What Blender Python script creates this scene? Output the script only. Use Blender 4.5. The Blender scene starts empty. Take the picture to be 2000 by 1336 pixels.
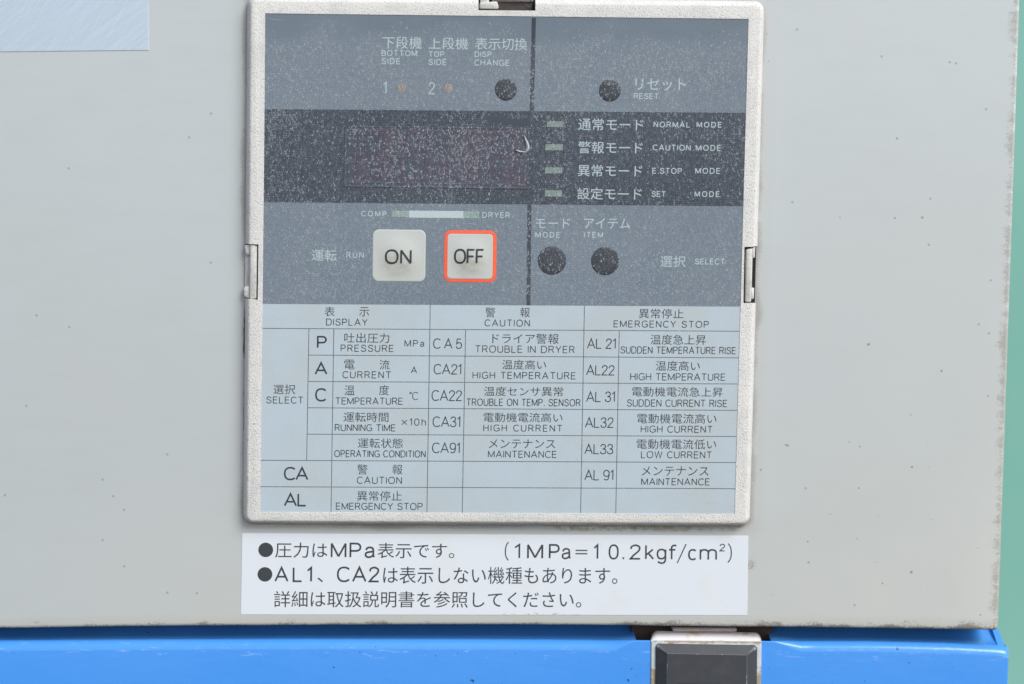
import bpy, bmesh, math, random
from mathutils import Vector, Matrix
random.seed(7)
R = math.radians
sc = bpy.context.scene
COL = sc.collection
MM = 0.001

# ------------------------------------------------------------------ camera, world, sun, exposure
F_PX = 3889.0                       # focal length in pixels of the 2000 px wide photograph
DIST = 0.62
PITCH, YAW, ROLL = 0.08506, 0.04327, -0.01494
Rz = Matrix(((math.cos(YAW), math.sin(YAW), 0), (-math.sin(YAW), math.cos(YAW), 0), (0, 0, 1)))
Rx = Matrix(((1, 0, 0), (0, math.cos(PITCH), math.sin(PITCH)), (0, -math.sin(PITCH), math.cos(PITCH))))
Ry = Matrix(((math.cos(ROLL), 0, math.sin(ROLL)), (0, 1, 0), (-math.sin(ROLL), 0, math.cos(ROLL))))
RM = Rz @ Rx @ Ry
CAMPOS = RM @ Vector((0, -DIST, 0))
cam = bpy.data.cameras.new('camera'); cam.sensor_width = 36; cam.lens = F_PX / 2000 * 36
cam.clip_start = 0.01; cam.clip_end = 100
cam.dof.use_dof = True; cam.dof.focus_distance = DIST - 0.003; cam.dof.aperture_fstop = 9
co = bpy.data.objects.new('camera', cam); COL.objects.link(co)
M3 = Matrix((RM @ Vector((1, 0, 0)), RM @ Vector((0, 0, 1)), RM @ Vector((0, -1, 0)))).transposed()
co.matrix_world = Matrix.Translation(CAMPOS) @ M3.to_4x4()
sc.camera = co

SUN_EL, SUN_AZ = 42, 42             # degrees above the horizon, degrees to the right of straight in front
world = bpy.data.worlds.new('World'); sc.world = world; world.use_nodes = True
wn = world.node_tree; bg = wn.nodes['Background']
sky = wn.nodes.new('ShaderNodeTexSky'); sky.sky_type = 'NISHITA'; sky.sun_disc = False
sky.sun_elevation = R(SUN_EL); sky.sun_rotation = R(180 - SUN_AZ)
sky.air_density = 1.0; sky.dust_density = 1.2; sky.ozone_density = 1.0
hs = wn.nodes.new('ShaderNodeHueSaturation'); hs.inputs['Saturation'].default_value = 0.55
wn.links.new(sky.outputs[0], hs.inputs['Color']); wn.links.new(hs.outputs[0], bg.inputs[0])
bg.inputs[1].default_value = 0.105
sd = bpy.data.lights.new('sun', 'SUN'); sd.energy = 1.5; sd.angle = R(30); sd.color = (1.0, 0.985, 0.965)
so = bpy.data.objects.new('sun', sd); COL.objects.link(so)
sv = Vector((math.sin(R(SUN_AZ)) * math.cos(R(SUN_EL)), -math.cos(R(SUN_AZ)) * math.cos(R(SUN_EL)), math.sin(R(SUN_EL))))
so.rotation_euler = sv.to_track_quat('Z', 'Y').to_euler()
sc.view_settings.view_transform = 'Standard'; sc.view_settings.look = 'None'
sc.view_settings.exposure = 0.75; sc.view_settings.gamma = 1

# ------------------------------------------------------------------ measuring helpers
def P(px, py, y=0.0):
    """point of the plane y = const that the photograph shows at (px, py)"""
    d = RM @ Vector(((px - 1000) / F_PX, 1, -(py - 668) / F_PX))
    t = (y - CAMPOS.y) / d.y
    return CAMPOS + d * t
def PX(px, py, y=0.0): return P(px, py, y).x
PXM = (P(1001, 668) - P(1000, 668)).x        # metres per photograph pixel on the door

# ------------------------------------------------------------------ node helpers
class NT:
    def __init__(s, name):
        s.m = bpy.data.materials.new(name); s.m.use_nodes = True
        s.t = s.m.node_tree; s.b = s.t.nodes['Principled BSDF']
        s.pos = s.t.nodes.new('ShaderNodeNewGeometry').outputs['Position']
    def n(s, k): return s.t.nodes.new(k)
    def put(s, sock, v):
        if hasattr(v, 'links') or isinstance(v, bpy.types.NodeSocket): s.t.links.new(v, sock)
        elif isinstance(v, (tuple, list)) and len(v) == 3 and sock.type == 'RGBA': sock.default_value = (*v, 1)
        else: sock.default_value = v
    def math(s, op, a, b=0.0, clamp=False):
        k = s.n('ShaderNodeMath'); k.operation = op; k.use_clamp = clamp
        s.put(k.inputs[0], a); s.put(k.inputs[1], b); return k.outputs[0]
    def scale(s, v):       # position scaled per axis (1/m)
        k = s.n('ShaderNodeVectorMath'); k.operation = 'MULTIPLY'
        s.put(k.inputs[0], s.pos); k.inputs[1].default_value = v; return k.outputs[0]
    def noise(s, v, sc_=1.0, det=3.0, rough=0.5):
        k = s.n('ShaderNodeTexNoise'); s.put(k.inputs['Vector'], s.scale(v) if isinstance(v, tuple) else v)
        k.inputs['Scale'].default_value = sc_; k.inputs['Detail'].default_value = det; k.inputs['Roughness'].default_value = rough
        return k.outputs['Fac']
    def voro2(s, v, feature='F1'):
        sp = s.n('ShaderNodeSeparateXYZ'); s.put(sp.inputs[0], s.scale(v) if isinstance(v, tuple) else v)
        cb = s.n('ShaderNodeCombineXYZ'); s.put(cb.inputs[0], sp.outputs[0]); s.put(cb.inputs[1], sp.outputs[2])
        k = s.n('ShaderNodeTexVoronoi'); k.voronoi_dimensions = '2D'; k.feature = feature; k.inputs['Scale'].default_value = 1
        s.put(k.inputs['Vector'], cb.outputs[0]); return k
    def voro(s, v, feature='F1'):
        k = s.n('ShaderNodeTexVoronoi'); k.feature = feature; k.inputs['Scale'].default_value = 1
        s.put(k.inputs['Vector'], s.scale(v) if isinstance(v, tuple) else v); return k
    def ramp(s, x, a, b, lo=0.0, hi=1.0):
        k = s.n('ShaderNodeMapRange'); k.interpolation_type = 'SMOOTHSTEP'
        s.put(k.inputs['Value'], x); k.inputs['From Min'].default_value = a; k.inputs['From Max'].default_value = b
        k.inputs['To Min'].default_value = lo; k.inputs['To Max'].default_value = hi
        return k.outputs[0]
    def mix(s, f, a, b):
        k = s.n('ShaderNodeMix'); k.data_type = 'RGBA'
        s.put(k.inputs[0], f); s.put(k.inputs[6], a); s.put(k.inputs[7], b); return k.outputs[2]
    def xyz(s):
        k = s.n('ShaderNodeSeparateXYZ'); s.put(k.inputs[0], s.pos); return k.outputs
    def bump(s, h, dist, strength=1.0):
        k = s.n('ShaderNodeBump'); s.put(k.inputs['Height'], h); k.inputs['Distance'].default_value = dist
        k.inputs['Strength'].default_value = strength; s.put(s.b.inputs['Normal'], k.outputs[0])
    def out(s, col=None, rough=0.5, metal=0.0, spec=0.5):
        if col is not None: s.put(s.b.inputs['Base Color'], col)
        s.put(s.b.inputs['Roughness'], rough); s.put(s.b.inputs['Metallic'], metal)
        s.put(s.b.inputs['Specular IOR Level'], spec); return s.m

def film(name, base, light, crackle=0.2, fleck=0.2, fleck_fac=0.5, rough=0.42, window=False, left=False):
    """printed plastic film with a chalky crackle of tiny upright cells"""
    n = NT(name); x, y, z = n.xyz()
    wob = n.noise((900, 1, 900), 1, 2)
    warp = n.n('ShaderNodeVectorMath'); warp.operation = 'MULTIPLY_ADD'
    n.put(warp.inputs[0], n.pos); warp.inputs[1].default_value = (2600, 0, 1450)
    cmb = n.n('ShaderNodeCombineXYZ'); n.put(cmb.inputs[0], n.math('MULTIPLY', wob, 1.3)); n.put(cmb.inputs[2], n.math('MULTIPLY', wob, 1.1))
    n.put(warp.inputs[2], cmb.outputs[0])
    v1 = n.voro2(warp.outputs[0], 'DISTANCE_TO_EDGE'); v2 = n.voro2(warp.outputs[0], 'F1')
    sep = n.n('ShaderNodeSeparateColor'); n.put(sep.inputs[0], v2.outputs['Color'])
    rnd, rnd2 = sep.outputs[0], sep.outputs[1]
    inside = n.ramp(v1.outputs['Distance'], 0.05, 0.22)
    z_top = P(1000, 78, -.0033).z
    fade = n.ramp(n.math('ADD', z, n.math('MULTIPLY', n.noise((55, 1, 90), 1, 3), .022)), z_top + .008, z_top + .018, 1, 0)
    big = n.ramp(n.noise((45, 1, 30), 1, 4, .6), .36, .62, .35, 1.35)
    dens = n.math('MULTIPLY', n.math('MULTIPLY', fade, big), fleck)
    if left:
        lf = n.ramp(n.math('ADD', x, n.math('MULTIPLY', n.noise((120, 1, 120), 1, 3), .02)), PX(590, 300), PX(700, 300), 1.9, .75)
        dens = n.math('MULTIPLY', dens, lf)
    fl = n.math('MULTIPLY', n.ramp(n.math('SUBTRACT', dens, rnd), -.03, .05), n.math('MULTIPLY', inside, n.math('MULTIPLY_ADD', rnd2, .7)))
    k = fl.node.inputs[1].links[0].from_node.inputs[1].links[0].from_node; k.inputs[2].default_value = .6
    fl = n.math('MULTIPLY', fl, fleck_fac)
    ck = n.math('MULTIPLY', n.math('MULTIPLY', inside, fade), n.math('MULTIPLY', n.ramp(rnd2, 0, 1, .35, 1.2), crackle))
    body = n.mix(n.ramp(n.noise((28, 1, 40), 1, 3), .3, .7, 0, .16), base, light)
    if window:
        lt_ = n.ramp(n.noise((90, 1, 900), 1, 4, .65), .48, .70, 0, .75); body = n.mix(lt_, body, (.12, .14, .17))
        streak = n.ramp(n.noise((60, 1, 1400), 1, 3), .5, .7)
        body = n.mix(n.math('MULTIPLY', streak, .35), body, (.02, .022, .045))
        body = n.mix(n.ramp(n.noise((110, 1, 70), 1, 2), .42, .66, 0, .6), body, (.095, .068, .092))
    col = n.mix(ck, body, light); col = n.mix(fl, col, (.56, .6, .62))
    n.bump(n.math('ADD', inside, fl), 4e-5, .5)
    return n.out(col, rough, 0, .35)

def print_ink(name, base, chip, amt=.25):
    n = NT(name)
    c = n.mix(n.ramp(n.noise((2600, 1, 2200), 1, 2), .60, .70, 0, amt), base, chip)
    return n.out(c, .5, 0, .3)

def plain(name, base, rough=.5, metal=0, grime=None, spec=.5, gs=(90, 90, 90), g0=.45, g1=.7, gf=.5, bump=0, bs=(1500, 1500, 1500)):
    n = NT(name); c = base
    if grime: c = n.mix(n.math('MULTIPLY', n.ramp(n.noise(gs, 1, 5, .6), g0, g1), gf), base, grime)
    if bump: n.bump(n.noise(bs, 1, 3), bump)
    return n.out(c, rough, metal, spec)

# ------------------------------------------------------------------ object helpers
def link(name, me, mat=None, parent=None, smooth=False):
    if mat is not None:
        for mm in (mat if isinstance(mat, (list, tuple)) else [mat]): me.materials.append(mm)
    o = bpy.data.objects.new(name, me); COL.objects.link(o)
    if parent: o.parent = parent
    if smooth:
        me.shade_smooth()
    return o
def mesh(name, verts, faces, mi=None):
    me = bpy.data.meshes.new(name); me.from_pydata([tuple(v) for v in verts], [], faces)
    if mi: 
        for p, k in zip(me.polygons, mi): p.material_index = k
    me.update(); return me
def thing(name, label, cat, loc=(0, 0, 0)):
    o = bpy.data.objects.new(name, None); COL.objects.link(o); o.empty_display_size = .02
    o['label'] = label; o['category'] = cat; return o
def tag(o, label, cat): o['label'] = label; o['category'] = cat; return o

def rounded(corners, r, n=8):
    """corners: 2-D (x,z) list, clockwise or ccw, r: radius or list -> outline"""
    out = []; N = len(corners)
    for i in range(N):
        p = Vector(corners[i]); a = Vector(corners[i - 1]); b = Vector(corners[(i + 1) % N])
        rr = r[i] if isinstance(r, (list, tuple)) else r
        if rr <= 0: out.append(p.copy()); continue
        u = (a - p).normalized(); v = (b - p).normalized()
        ang = u.angle(v); t = rr / math.tan(ang / 2)
        c = p + (u + v).normalized() * (rr / math.sin(ang / 2))
        s = (p + u * t - c); e = (p + v * t - c)
        a0 = math.atan2(s.y, s.x); a1 = math.atan2(e.y, e.x); d = (a1 - a0 + math.pi) % (2 * math.pi) - math.pi
        for k in range(n + 1):
            q = a0 + d * k / n; out.append(c + Vector((math.cos(q), math.sin(q))) * rr)
    return out
def inset(outline, d):
    """move every vertex of the outline inwards by d (mitred)"""
    N = len(outline); area = sum(outline[i].x * outline[(i + 1) % N].y - outline[(i + 1) % N].x * outline[i].y for i in range(N))
    s = 1 if area > 0 else -1; res = []
    for i in range(N):
        a = (outline[i] - outline[i - 1]); b = (outline[(i + 1) % N] - outline[i])
        a = a.normalized() if a.length > 1e-9 else b.normalized(); b = b.normalized() if b.length > 1e-9 else a
        na = Vector((-a.y, a.x)) * s; nb = Vector((-b.y, b.x)) * s
        m = na + nb; m = m / max(m.length_squared / 2, .3)
        res.append(outline[i] + m * d)
    return res
def slab(name, outline, prof, back=True, cap=True):
    """outline in (x,z); prof: list of (inset, y) from back to front"""
    N = len(outline); V = []; Fc = []
    for d, y in prof:
        o = inset(outline, d) if d else outline
        V += [(p.x, y, p.y) for p in o]
    for k in range(len(prof) - 1):
        for i in range(N):
            j = (i + 1) % N; Fc.append((k * N + i, k * N + j, (k + 1) * N + j, (k + 1) * N + i))
    if cap: Fc.append(tuple((len(prof) - 1) * N + i for i in range(N)))
    if back: Fc.append(tuple(reversed(range(N))))
    me = mesh(name, V, Fc)
    bm = bmesh.new(); bm.from_mesh(me); bmesh.ops.recalc_face_normals(bm, faces=bm.faces); bm.to_mesh(me); bm.free()
    return me
def XZ(v): return Vector((v.x, v.z))
def quad_px(pts, y): return [XZ(P(a, b, y)) for a, b in pts]
def box(name, x0, x1, y0, y1, z0, z1, bev=0):
    bm = bmesh.new(); bmesh.ops.create_cube(bm, size=1)
    for v in bm.verts: v.co = Vector(((x0 + x1) / 2 + v.co.x * (x1 - x0), (y0 + y1) / 2 + v.co.y * (y1 - y0), (z0 + z1) / 2 + v.co.z * (z1 - z0)))
    if bev: bmesh.ops.bevel(bm, geom=bm.edges[:], offset=bev, segments=2, affect='EDGES')
    me = bpy.data.meshes.new(name); bm.to_mesh(me); bm.free(); return me
def autosmooth(o, ang=35):
    me = o.data; bm = bmesh.new(); bm.from_mesh(me)
    for f in bm.faces: f.smooth = True
    for e in bm.edges: e.smooth = not (len(e.link_faces) == 2 and e.calc_face_angle(0) > R(ang))
    bm.to_mesh(me); bm.free()
def boolean(o, cutters):
    for c in cutters:
        m = o.modifiers.new('cut', 'BOOLEAN'); m.operation = 'DIFFERENCE'; m.solver = 'EXACT'; m.object = c
    dg = bpy.context.evaluated_depsgraph_get(); dg.update()
    me = bpy.data.meshes.new_from_object(o.evaluated_get(dg)); o.modifiers.clear(); o.data = me
    for c in cutters: bpy.data.objects.remove(c)

# ------------------------------------------------------------------ materials
GREY = (.150, .190, .233); GREYL = (.275, .32, .36); DARK = (.032, .041, .062); TABLE = (.485, .57, .625)
m_grey = film('grey_film', GREY, GREYL, .65, .24, .22)
m_dark = film('dark_film', DARK, (.125, .145, .172), .85, .33, .28, left=True)
m_window = film('display_film', (.045, .054, .082), (.14, .158, .19), .6, .36, .36, .34, window=True)
m_dot = film('button_film', (.028, .032, .044), (.11, .122, .14), .8, .25, .35)
m_digit = film('digit_film', (.060, .047, .072), (.145, .145, .175), .6, .36, .36)
m_lampf = film('tan_lamp_film', (.20, .18, .165), (.40, .38, .35), .9, .1, .4)
m_lampg = film('pale_green_lamp_film', (.165, .225, .205), (.31, .385, .355), .9, .15, .3)
m_lampd = film('dull_green_lamp_film', (.20, .29, .27), (.42, .52, .46), .7, .35, .6)
n = NT('table_film')
c = n.mix(n.ramp(n.noise((60, 1, 60), 1, 5, .6), .38, .66, 0, .6), TABLE, (.48, .525, .525))
c = n.mix(n.ramp(n.noise((1300, 1, 900), 1, 2), .55, .8, 0, .22), c, (.62, .70, .73))
c = n.mix(n.ramp(n.noise((1700, 1, 1700), 1, 1), .70, .75, 0, .3), c, (.42, .44, .42))
xx, yy, zz = n.xyz()
lowr = n.math('MULTIPLY', n.ramp(xx, PX(1280, 900), PX(1430, 900)), n.ramp(zz, P(1000, 1003).z, P(1000, 880).z, 1, 0))
c = n.mix(n.math('MULTIPLY', lowr, n.ramp(n.noise((260, 1, 420), 1, 5, .7), .45, .7, 0, .7)), c, (.46, .47, .43))
n.bump(n.noise((1500, 1, 1000), 1, 2), 2e-5)
m_table = n.out(c, .45, 0, .4)
m_white_ink = print_ink('pale_ink', (.46, .55, .57), (.27, .32, .36), .4)
m_dark_ink = print_ink('charcoal_ink', (.048, .058, .067), (.42, .50, .54), .3)
m_bold_ink = print_ink('navy_ink', (.042, .05, .07), (.36, .42, .47), .35)
m_line_ink = print_ink('line_ink', (.10, .12, .135), (.42, .50, .54), .75)
m_black_ink = print_ink('label_ink', (.052, .062, .068), (.11, .12, .13), .5)
m_key_ink = print_ink('key_ink', (.035, .042, .055), (.2, .2, .2), .5)
m_divider = film('divider_film', (.035, .042, .06), (.16, .175, .2), .5, .3, .5)
m_bar = plain('pale_bar_film', (.50, .58, .60), .45, 0, (.58, .64, .66), gs=(900, 1, 900))
m_red = plain('orange_red_print', (.95, .13, .055), .45, 0, (.95, .24, .13), gs=(900, 1, 900), g0=.5, g1=.75)
def key_mat(name, cx, cz):
    n = NT(name); x, y, z = n.xyz()
    dx = n.math('SUBTRACT', x, cx); dz = n.math('SUBTRACT', z, cz)
    d = n.math('SQRT', n.math('ADD', n.math('MULTIPLY', dx, dx), n.math('MULTIPLY', dz, dz)))
    g = n.math('MULTIPLY', n.ramp(d, .001, .0072, 1, 0), n.ramp(n.noise((420, 1, 420), 1, 5, .7), .34, .6))
    c = n.mix(n.math('MULTIPLY', g, .62), (.555, .575, .55), (.40, .37, .28))
    c = n.mix(n.ramp(n.noise((1500, 1, 1500), 1, 2), .66, .74, 0, .5), c, (.25, .235, .2))
    c = n.mix(n.ramp(n.noise((260, 1, 260), 1, 3), .45, .65, 0, .4), c, (.54, .565, .50))
    return n.out(c, .28, 0, .5)
# bezel: thick, coarse, chalky textured paint
n = NT('textured_white_paint')
co1 = n.noise((2300, 2300, 1700), 1, 3, .65); co2 = n.noise((520, 520, 520), 1, 3)
v = n.voro((1700, 1700, 1300))
pit = n.ramp(co1, .53, .66)
c = n.mix(n.math('MULTIPLY', pit, n.ramp(n.noise((130, 130, 130), 1, 3), .35, .65, .4, .8)), (.765, .75, .715), (.33, .315, .285))
c = n.mix(n.ramp(n.noise((160, 160, 160), 1, 4), .45, .75, 0, .5), c, (.60, .605, .585))
h = n.math('ADD', n.math('MULTIPLY', co1, -1.0), n.math('MULTIPLY', co2, -.45))
n.bump(h, 2.6e-4, 1.0)
m_bezel = n.out(c, .72, 0, .25)
m_clip = plain('creamy_clip_paint', (.66, .65, .61), .65, 0, (.40, .385, .35), gs=(900, 900, 900), g0=.5, g1=.68, gf=.6, bump=1.4e-4, bs=(1100, 1100, 1100))
m_black = plain('flat_black', (.008, .008, .009), .8)  # plain black, also stands in for shade in the bezel gaps and notches
m_brown = plain('brown_steel', (.075, .062, .057), .6, 0, (.03, .028, .027), gs=(300, 300, 600))
m_pink = plain('dusty_pink_steel', (.42, .35, .35), .55, 0, (.25, .2, .19), gs=(500, 500, 500))

# door paint with dust, specks and dirty rims
def zb(px): return 0
bow = [(-330, 1234.5), (-150, 1231.5), (0, 1228.5), (150, 1226), (300, 1224), (450, 1223), (600, 1222.3), (780, 1221.2), (960, 1221), (1170, 1222.2), (1380, 1224.2),
       (1560, 1226), (1700, 1227.8), (1850, 1230), (1950.5, 1231.8)]
n = NT('grey_door_paint'); x, y, z = n.xyz()
c0 = (.53, .575, .58)
c = n.mix(n.ramp(n.noise((9, 9, 9), 1, 3), .35, .68, 0, .55), c0, (.535, .555, .545))
c = n.mix(n.ramp(n.noise((50, 50, 200), 1, 4), .4, .7, 0, .22), c, (.50, .525, .52))
# low right-hand zone is warmer and lighter and holds most of the pits
xl = n.ramp(x, PX(1250, 900), PX(1800, 900)); zl = n.ramp(z, P(1000, 1230).z, P(1000, 550).z, 1, .25)
hot = n.math('MULTIPLY', xl, zl)
warm = n.math('ADD', n.math('MULTIPLY', n.ramp(x, PX(1300, 900), PX(1750, 900)), n.ramp(z, P(1000, 1150).z, P(1000, 300).z, .62, .15)), n.math('MULTIPLY', n.ramp(z, P(1000, 1220).z, P(1000, 850).z, .45, 0), n.ramp(x, PX(60, 900), PX(420, 900), .4, 1)))
c = n.mix(n.math('MULTIPLY', warm, n.ramp(n.noise((22, 1, 22), 1, 4), .25, .7, .6, 1.1)), c, (.61, .62, .585))
vp = n.voro2((125, 1, 125)); vs = n.n('ShaderNodeSeparateColor'); n.put(vs.inputs[0], vp.outputs['Color'])
size = n.math('MULTIPLY', n.math('POWER', vs.outputs[0], 2.5), .062)
d_ = n.math('ADD', vp.outputs['Distance'], n.math('MULTIPLY', n.math('SUBTRACT', n.noise((1300, 1300, 1300), 1, 3), .5), .11))
gate = n.math('LESS_THAN', vs.outputs[1], n.math('MULTIPLY_ADD', hot, .62)); gate.node.inputs[1].links[0].from_node.inputs[2].default_value = .008
pits = n.math('MULTIPLY', n.math('LESS_THAN', d_, size), gate)
c = n.mix(n.math('MULTIPLY', pits, .6), c, (.17, .155, .13))
vp2 = n.voro2((300, 1, 300)); vs2 = n.n('ShaderNodeSeparateColor'); n.put(vs2.inputs[0], vp2.outputs['Color'])
p2 = n.math('MULTIPLY', n.math('LESS_THAN', vp2.outputs['Distance'], .12), n.math('LESS_THAN', vs2.outputs[0], .012))
c = n.mix(n.math('MULTIPLY', p2, .5), c, (.22, .21, .19))
# bottom rim
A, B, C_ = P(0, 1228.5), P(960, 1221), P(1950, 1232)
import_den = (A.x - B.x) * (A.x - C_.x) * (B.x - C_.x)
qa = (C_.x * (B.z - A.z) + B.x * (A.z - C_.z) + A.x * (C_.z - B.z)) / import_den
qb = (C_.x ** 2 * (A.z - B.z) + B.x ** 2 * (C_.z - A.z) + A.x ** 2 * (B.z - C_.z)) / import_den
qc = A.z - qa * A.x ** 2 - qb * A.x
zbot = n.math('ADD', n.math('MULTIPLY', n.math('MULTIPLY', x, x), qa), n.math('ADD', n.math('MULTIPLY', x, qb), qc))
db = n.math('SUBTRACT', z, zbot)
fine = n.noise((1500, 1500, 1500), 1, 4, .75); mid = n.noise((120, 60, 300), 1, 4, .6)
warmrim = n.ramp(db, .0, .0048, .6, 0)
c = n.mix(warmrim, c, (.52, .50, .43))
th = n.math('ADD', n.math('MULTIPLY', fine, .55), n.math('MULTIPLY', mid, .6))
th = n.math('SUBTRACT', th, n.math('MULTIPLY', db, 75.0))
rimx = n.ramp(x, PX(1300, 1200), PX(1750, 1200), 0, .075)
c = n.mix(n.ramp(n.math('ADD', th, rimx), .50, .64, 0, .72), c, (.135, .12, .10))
bluem = n.math('MULTIPLY', n.ramp(n.noise((260, 100, 900), 1, 3), .62, .68), n.ramp(db, .0005, .0055, 1, 0))
c = n.mix(n.math('MULTIPLY', bluem, n.ramp(n.noise((25, 1, 25), 1, 1), .5, .6, 0, .7)), c, (.09, .2, .33))
# right rim
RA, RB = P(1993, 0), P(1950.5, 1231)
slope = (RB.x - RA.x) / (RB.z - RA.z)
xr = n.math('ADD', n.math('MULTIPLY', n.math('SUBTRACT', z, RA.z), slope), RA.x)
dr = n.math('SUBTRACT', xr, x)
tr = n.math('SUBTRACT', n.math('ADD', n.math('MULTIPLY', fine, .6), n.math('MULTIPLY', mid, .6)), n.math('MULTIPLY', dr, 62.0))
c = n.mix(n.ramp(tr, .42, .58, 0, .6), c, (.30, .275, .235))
# grime round the control panel
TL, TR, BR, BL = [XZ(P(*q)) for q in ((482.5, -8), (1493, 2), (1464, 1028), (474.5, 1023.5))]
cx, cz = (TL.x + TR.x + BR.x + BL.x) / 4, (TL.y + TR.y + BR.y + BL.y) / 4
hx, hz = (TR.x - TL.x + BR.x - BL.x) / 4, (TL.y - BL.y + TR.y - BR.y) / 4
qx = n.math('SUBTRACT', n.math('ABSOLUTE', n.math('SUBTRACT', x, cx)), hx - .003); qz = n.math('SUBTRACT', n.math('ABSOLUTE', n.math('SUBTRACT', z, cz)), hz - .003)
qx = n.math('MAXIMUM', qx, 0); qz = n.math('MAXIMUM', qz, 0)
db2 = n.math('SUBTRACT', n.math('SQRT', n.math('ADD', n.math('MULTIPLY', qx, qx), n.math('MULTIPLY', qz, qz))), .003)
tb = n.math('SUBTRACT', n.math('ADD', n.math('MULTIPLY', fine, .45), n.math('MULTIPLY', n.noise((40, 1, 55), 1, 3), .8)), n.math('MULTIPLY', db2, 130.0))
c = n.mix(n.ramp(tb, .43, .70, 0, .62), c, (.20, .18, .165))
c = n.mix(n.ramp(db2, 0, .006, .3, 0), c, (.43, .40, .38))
# brown rust-like dirt under the panel and beside the paper label
below = n.math('MULTIPLY', n.ramp(z, P(1000, 1040).z, P(1000, 1031).z), n.math('MULTIPLY', n.ramp(x, PX(1050, 1030), PX(1110, 1030)), n.math('MULTIPLY', n.ramp(x, PX(1230, 1030), PX(1440, 1030), 1, .35), n.ramp(x, PX(1450, 1030), PX(1466, 1030), 1, 0))))
below = n.math('MULTIPLY', below, n.ramp(z, P(1000, 1022).z, P(1000, 1020).z, 1, 0))
c = n.mix(n.math('MULTIPLY', below, n.ramp(n.noise((420, 1, 700), 1, 4, .7), .42, .6, 0, .8)), c, (.27, .225, .14))
L_ = P(1466, 1103); dd = n.math('SQRT', n.math('ADD', n.math('POWER', n.math('SUBTRACT', x, L_.x), 2), n.math('POWER', n.math('SUBTRACT', z, L_.z), 2)))
c = n.mix(n.math('MULTIPLY', n.ramp(dd, .0003, .0022, 1, 0), n.ramp(fine, .40, .6)), c, (.27, .21, .13))
n.bump(n.math('ADD', n.noise((900, 900, 900), 1, 2), n.math('MULTIPLY', n.noise((14, 14, 14), 1, 1), 28)), 1.2e-5)
m_door = n.out(c, .40, 0, .45)

# blue enamel
n = NT('blue_enamel'); x, y, z = n.xyz()
c = n.mix(n.ramp(n.noise((16, 16, 16), 1, 3), .3, .7, 0, .5), (.07, .315, .85), (.09, .34, .87))
c = n.mix(n.ramp(n.noise((90, 200, 900), 1, 4, .7), .70, .78, 0, .3), c, (.42, .62, .92))
c = n.mix(n.ramp(n.noise((500, 500, 500), 1, 3), .735, .75, 0, .8), c, (.02, .05, .13))
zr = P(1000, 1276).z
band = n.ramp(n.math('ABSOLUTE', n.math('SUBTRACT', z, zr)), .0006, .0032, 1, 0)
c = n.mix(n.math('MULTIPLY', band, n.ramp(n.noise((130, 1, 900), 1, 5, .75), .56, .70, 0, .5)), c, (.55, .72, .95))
n.bump(n.math('ADD', n.noise((450, 450, 450), 1, 2), n.math('MULTIPLY', n.noise((60, 60, 120), 1, 3), 3)), 4e-5)
m_blue = n.out(c, .2, 0, .5)
n = NT('green_wall_paint')
c = n.mix(n.ramp(n.noise((3, 3, 3), 1, 2), .3, .7), (.20, .46, .375), (.235, .50, .425))
m_green = n.out(c, .7, 0, .3)
m_paper = plain('white_label_film', (.76, .80, .845), .38, 0, (.73, .745, .735), gs=(70, 70, 90), g0=.5, g1=.72, gf=.5)
n = NT('worn_label_edge')
c = n.mix(n.ramp(n.noise((500, 1, 900), 1, 4, .7), .5, .58), (.775, .80, .815), (.50, .49, .45)); m_worn = n.out(c, .6)
n = NT('brushed_silver_film')
rot = n.n('ShaderNodeVectorRotate'); rot.rotation_type = 'Y_AXIS'; rot.inputs['Angle'].default_value = R(38); n.put(rot.inputs['Vector'], n.scale((1, 1, 1)))
wv = n.n('ShaderNodeVectorMath'); wv.operation = 'MULTIPLY'; n.put(wv.inputs[0], rot.outputs[0]); wv.inputs[1].default_value = (38, 1, 2300)
rot2 = n.n('ShaderNodeVectorRotate'); rot2.rotation_type = 'Y_AXIS'; rot2.inputs['Angle'].default_value = R(62); n.put(rot2.inputs['Vector'], n.scale((1, 1, 1)))
wv2 = n.n('ShaderNodeVectorMath'); wv2.operation = 'MULTIPLY'; n.put(wv2.inputs[0], rot2.outputs[0]); wv2.inputs[1].default_value = (25, 1, 1700)
s1 = n.noise(wv.outputs[0], 1, 4, .6); s2 = n.noise(wv2.outputs[0], 1, 4, .6); s3 = n.noise((8, 1, 2000), 1, 3)
st = n.math('ADD', n.math('MULTIPLY', s1, .5), n.math('ADD', n.math('MULTIPLY', s2, .3), n.math('MULTIPLY', s3, .2)))
c = n.mix(n.ramp(st, .36, .64), (.52, .605, .70), (.61, .71, .81))
c = n.mix(n.ramp(n.noise((40, 1, 30), 1, 3), .4, .7, 0, .35), c, (.55, .64, .74))
n.bump(st, 2e-5); m_silver = n.out(c, .42, .25, .5)
n = NT('rusty_zinc_plate'); x, y, z = n.xyz()
c = n.mix(n.ramp(n.noise((120, 120, 200), 1, 3), .4, .65), (.56, .62, .62), (.66, .68, .68))
top = n.ramp(z, P(1300, 1262).z, P(1300, 1249).z, 0, .38); bot = n.ramp(z, P(1300, 1336).z, P(1300, 1285).z, .42, 0)
r_ = n.ramp(n.math('ADD', n.math('ADD', n.noise((340, 340, 500), 1, 5, .7), n.math('MULTIPLY', n.noise((70, 70, 120), 1, 2), .35)), n.math('ADD', top, bot)), .80, .94)
c = n.mix(n.math('MULTIPLY', r_, .85), c, (.36, .27, .155)); c = n.mix(n.ramp(n.noise((900, 900, 900), 1, 3), .66, .7, 0, .7), c, (.16, .09, .04))
m_zinc = n.out(c, .5, 0, .5)
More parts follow.
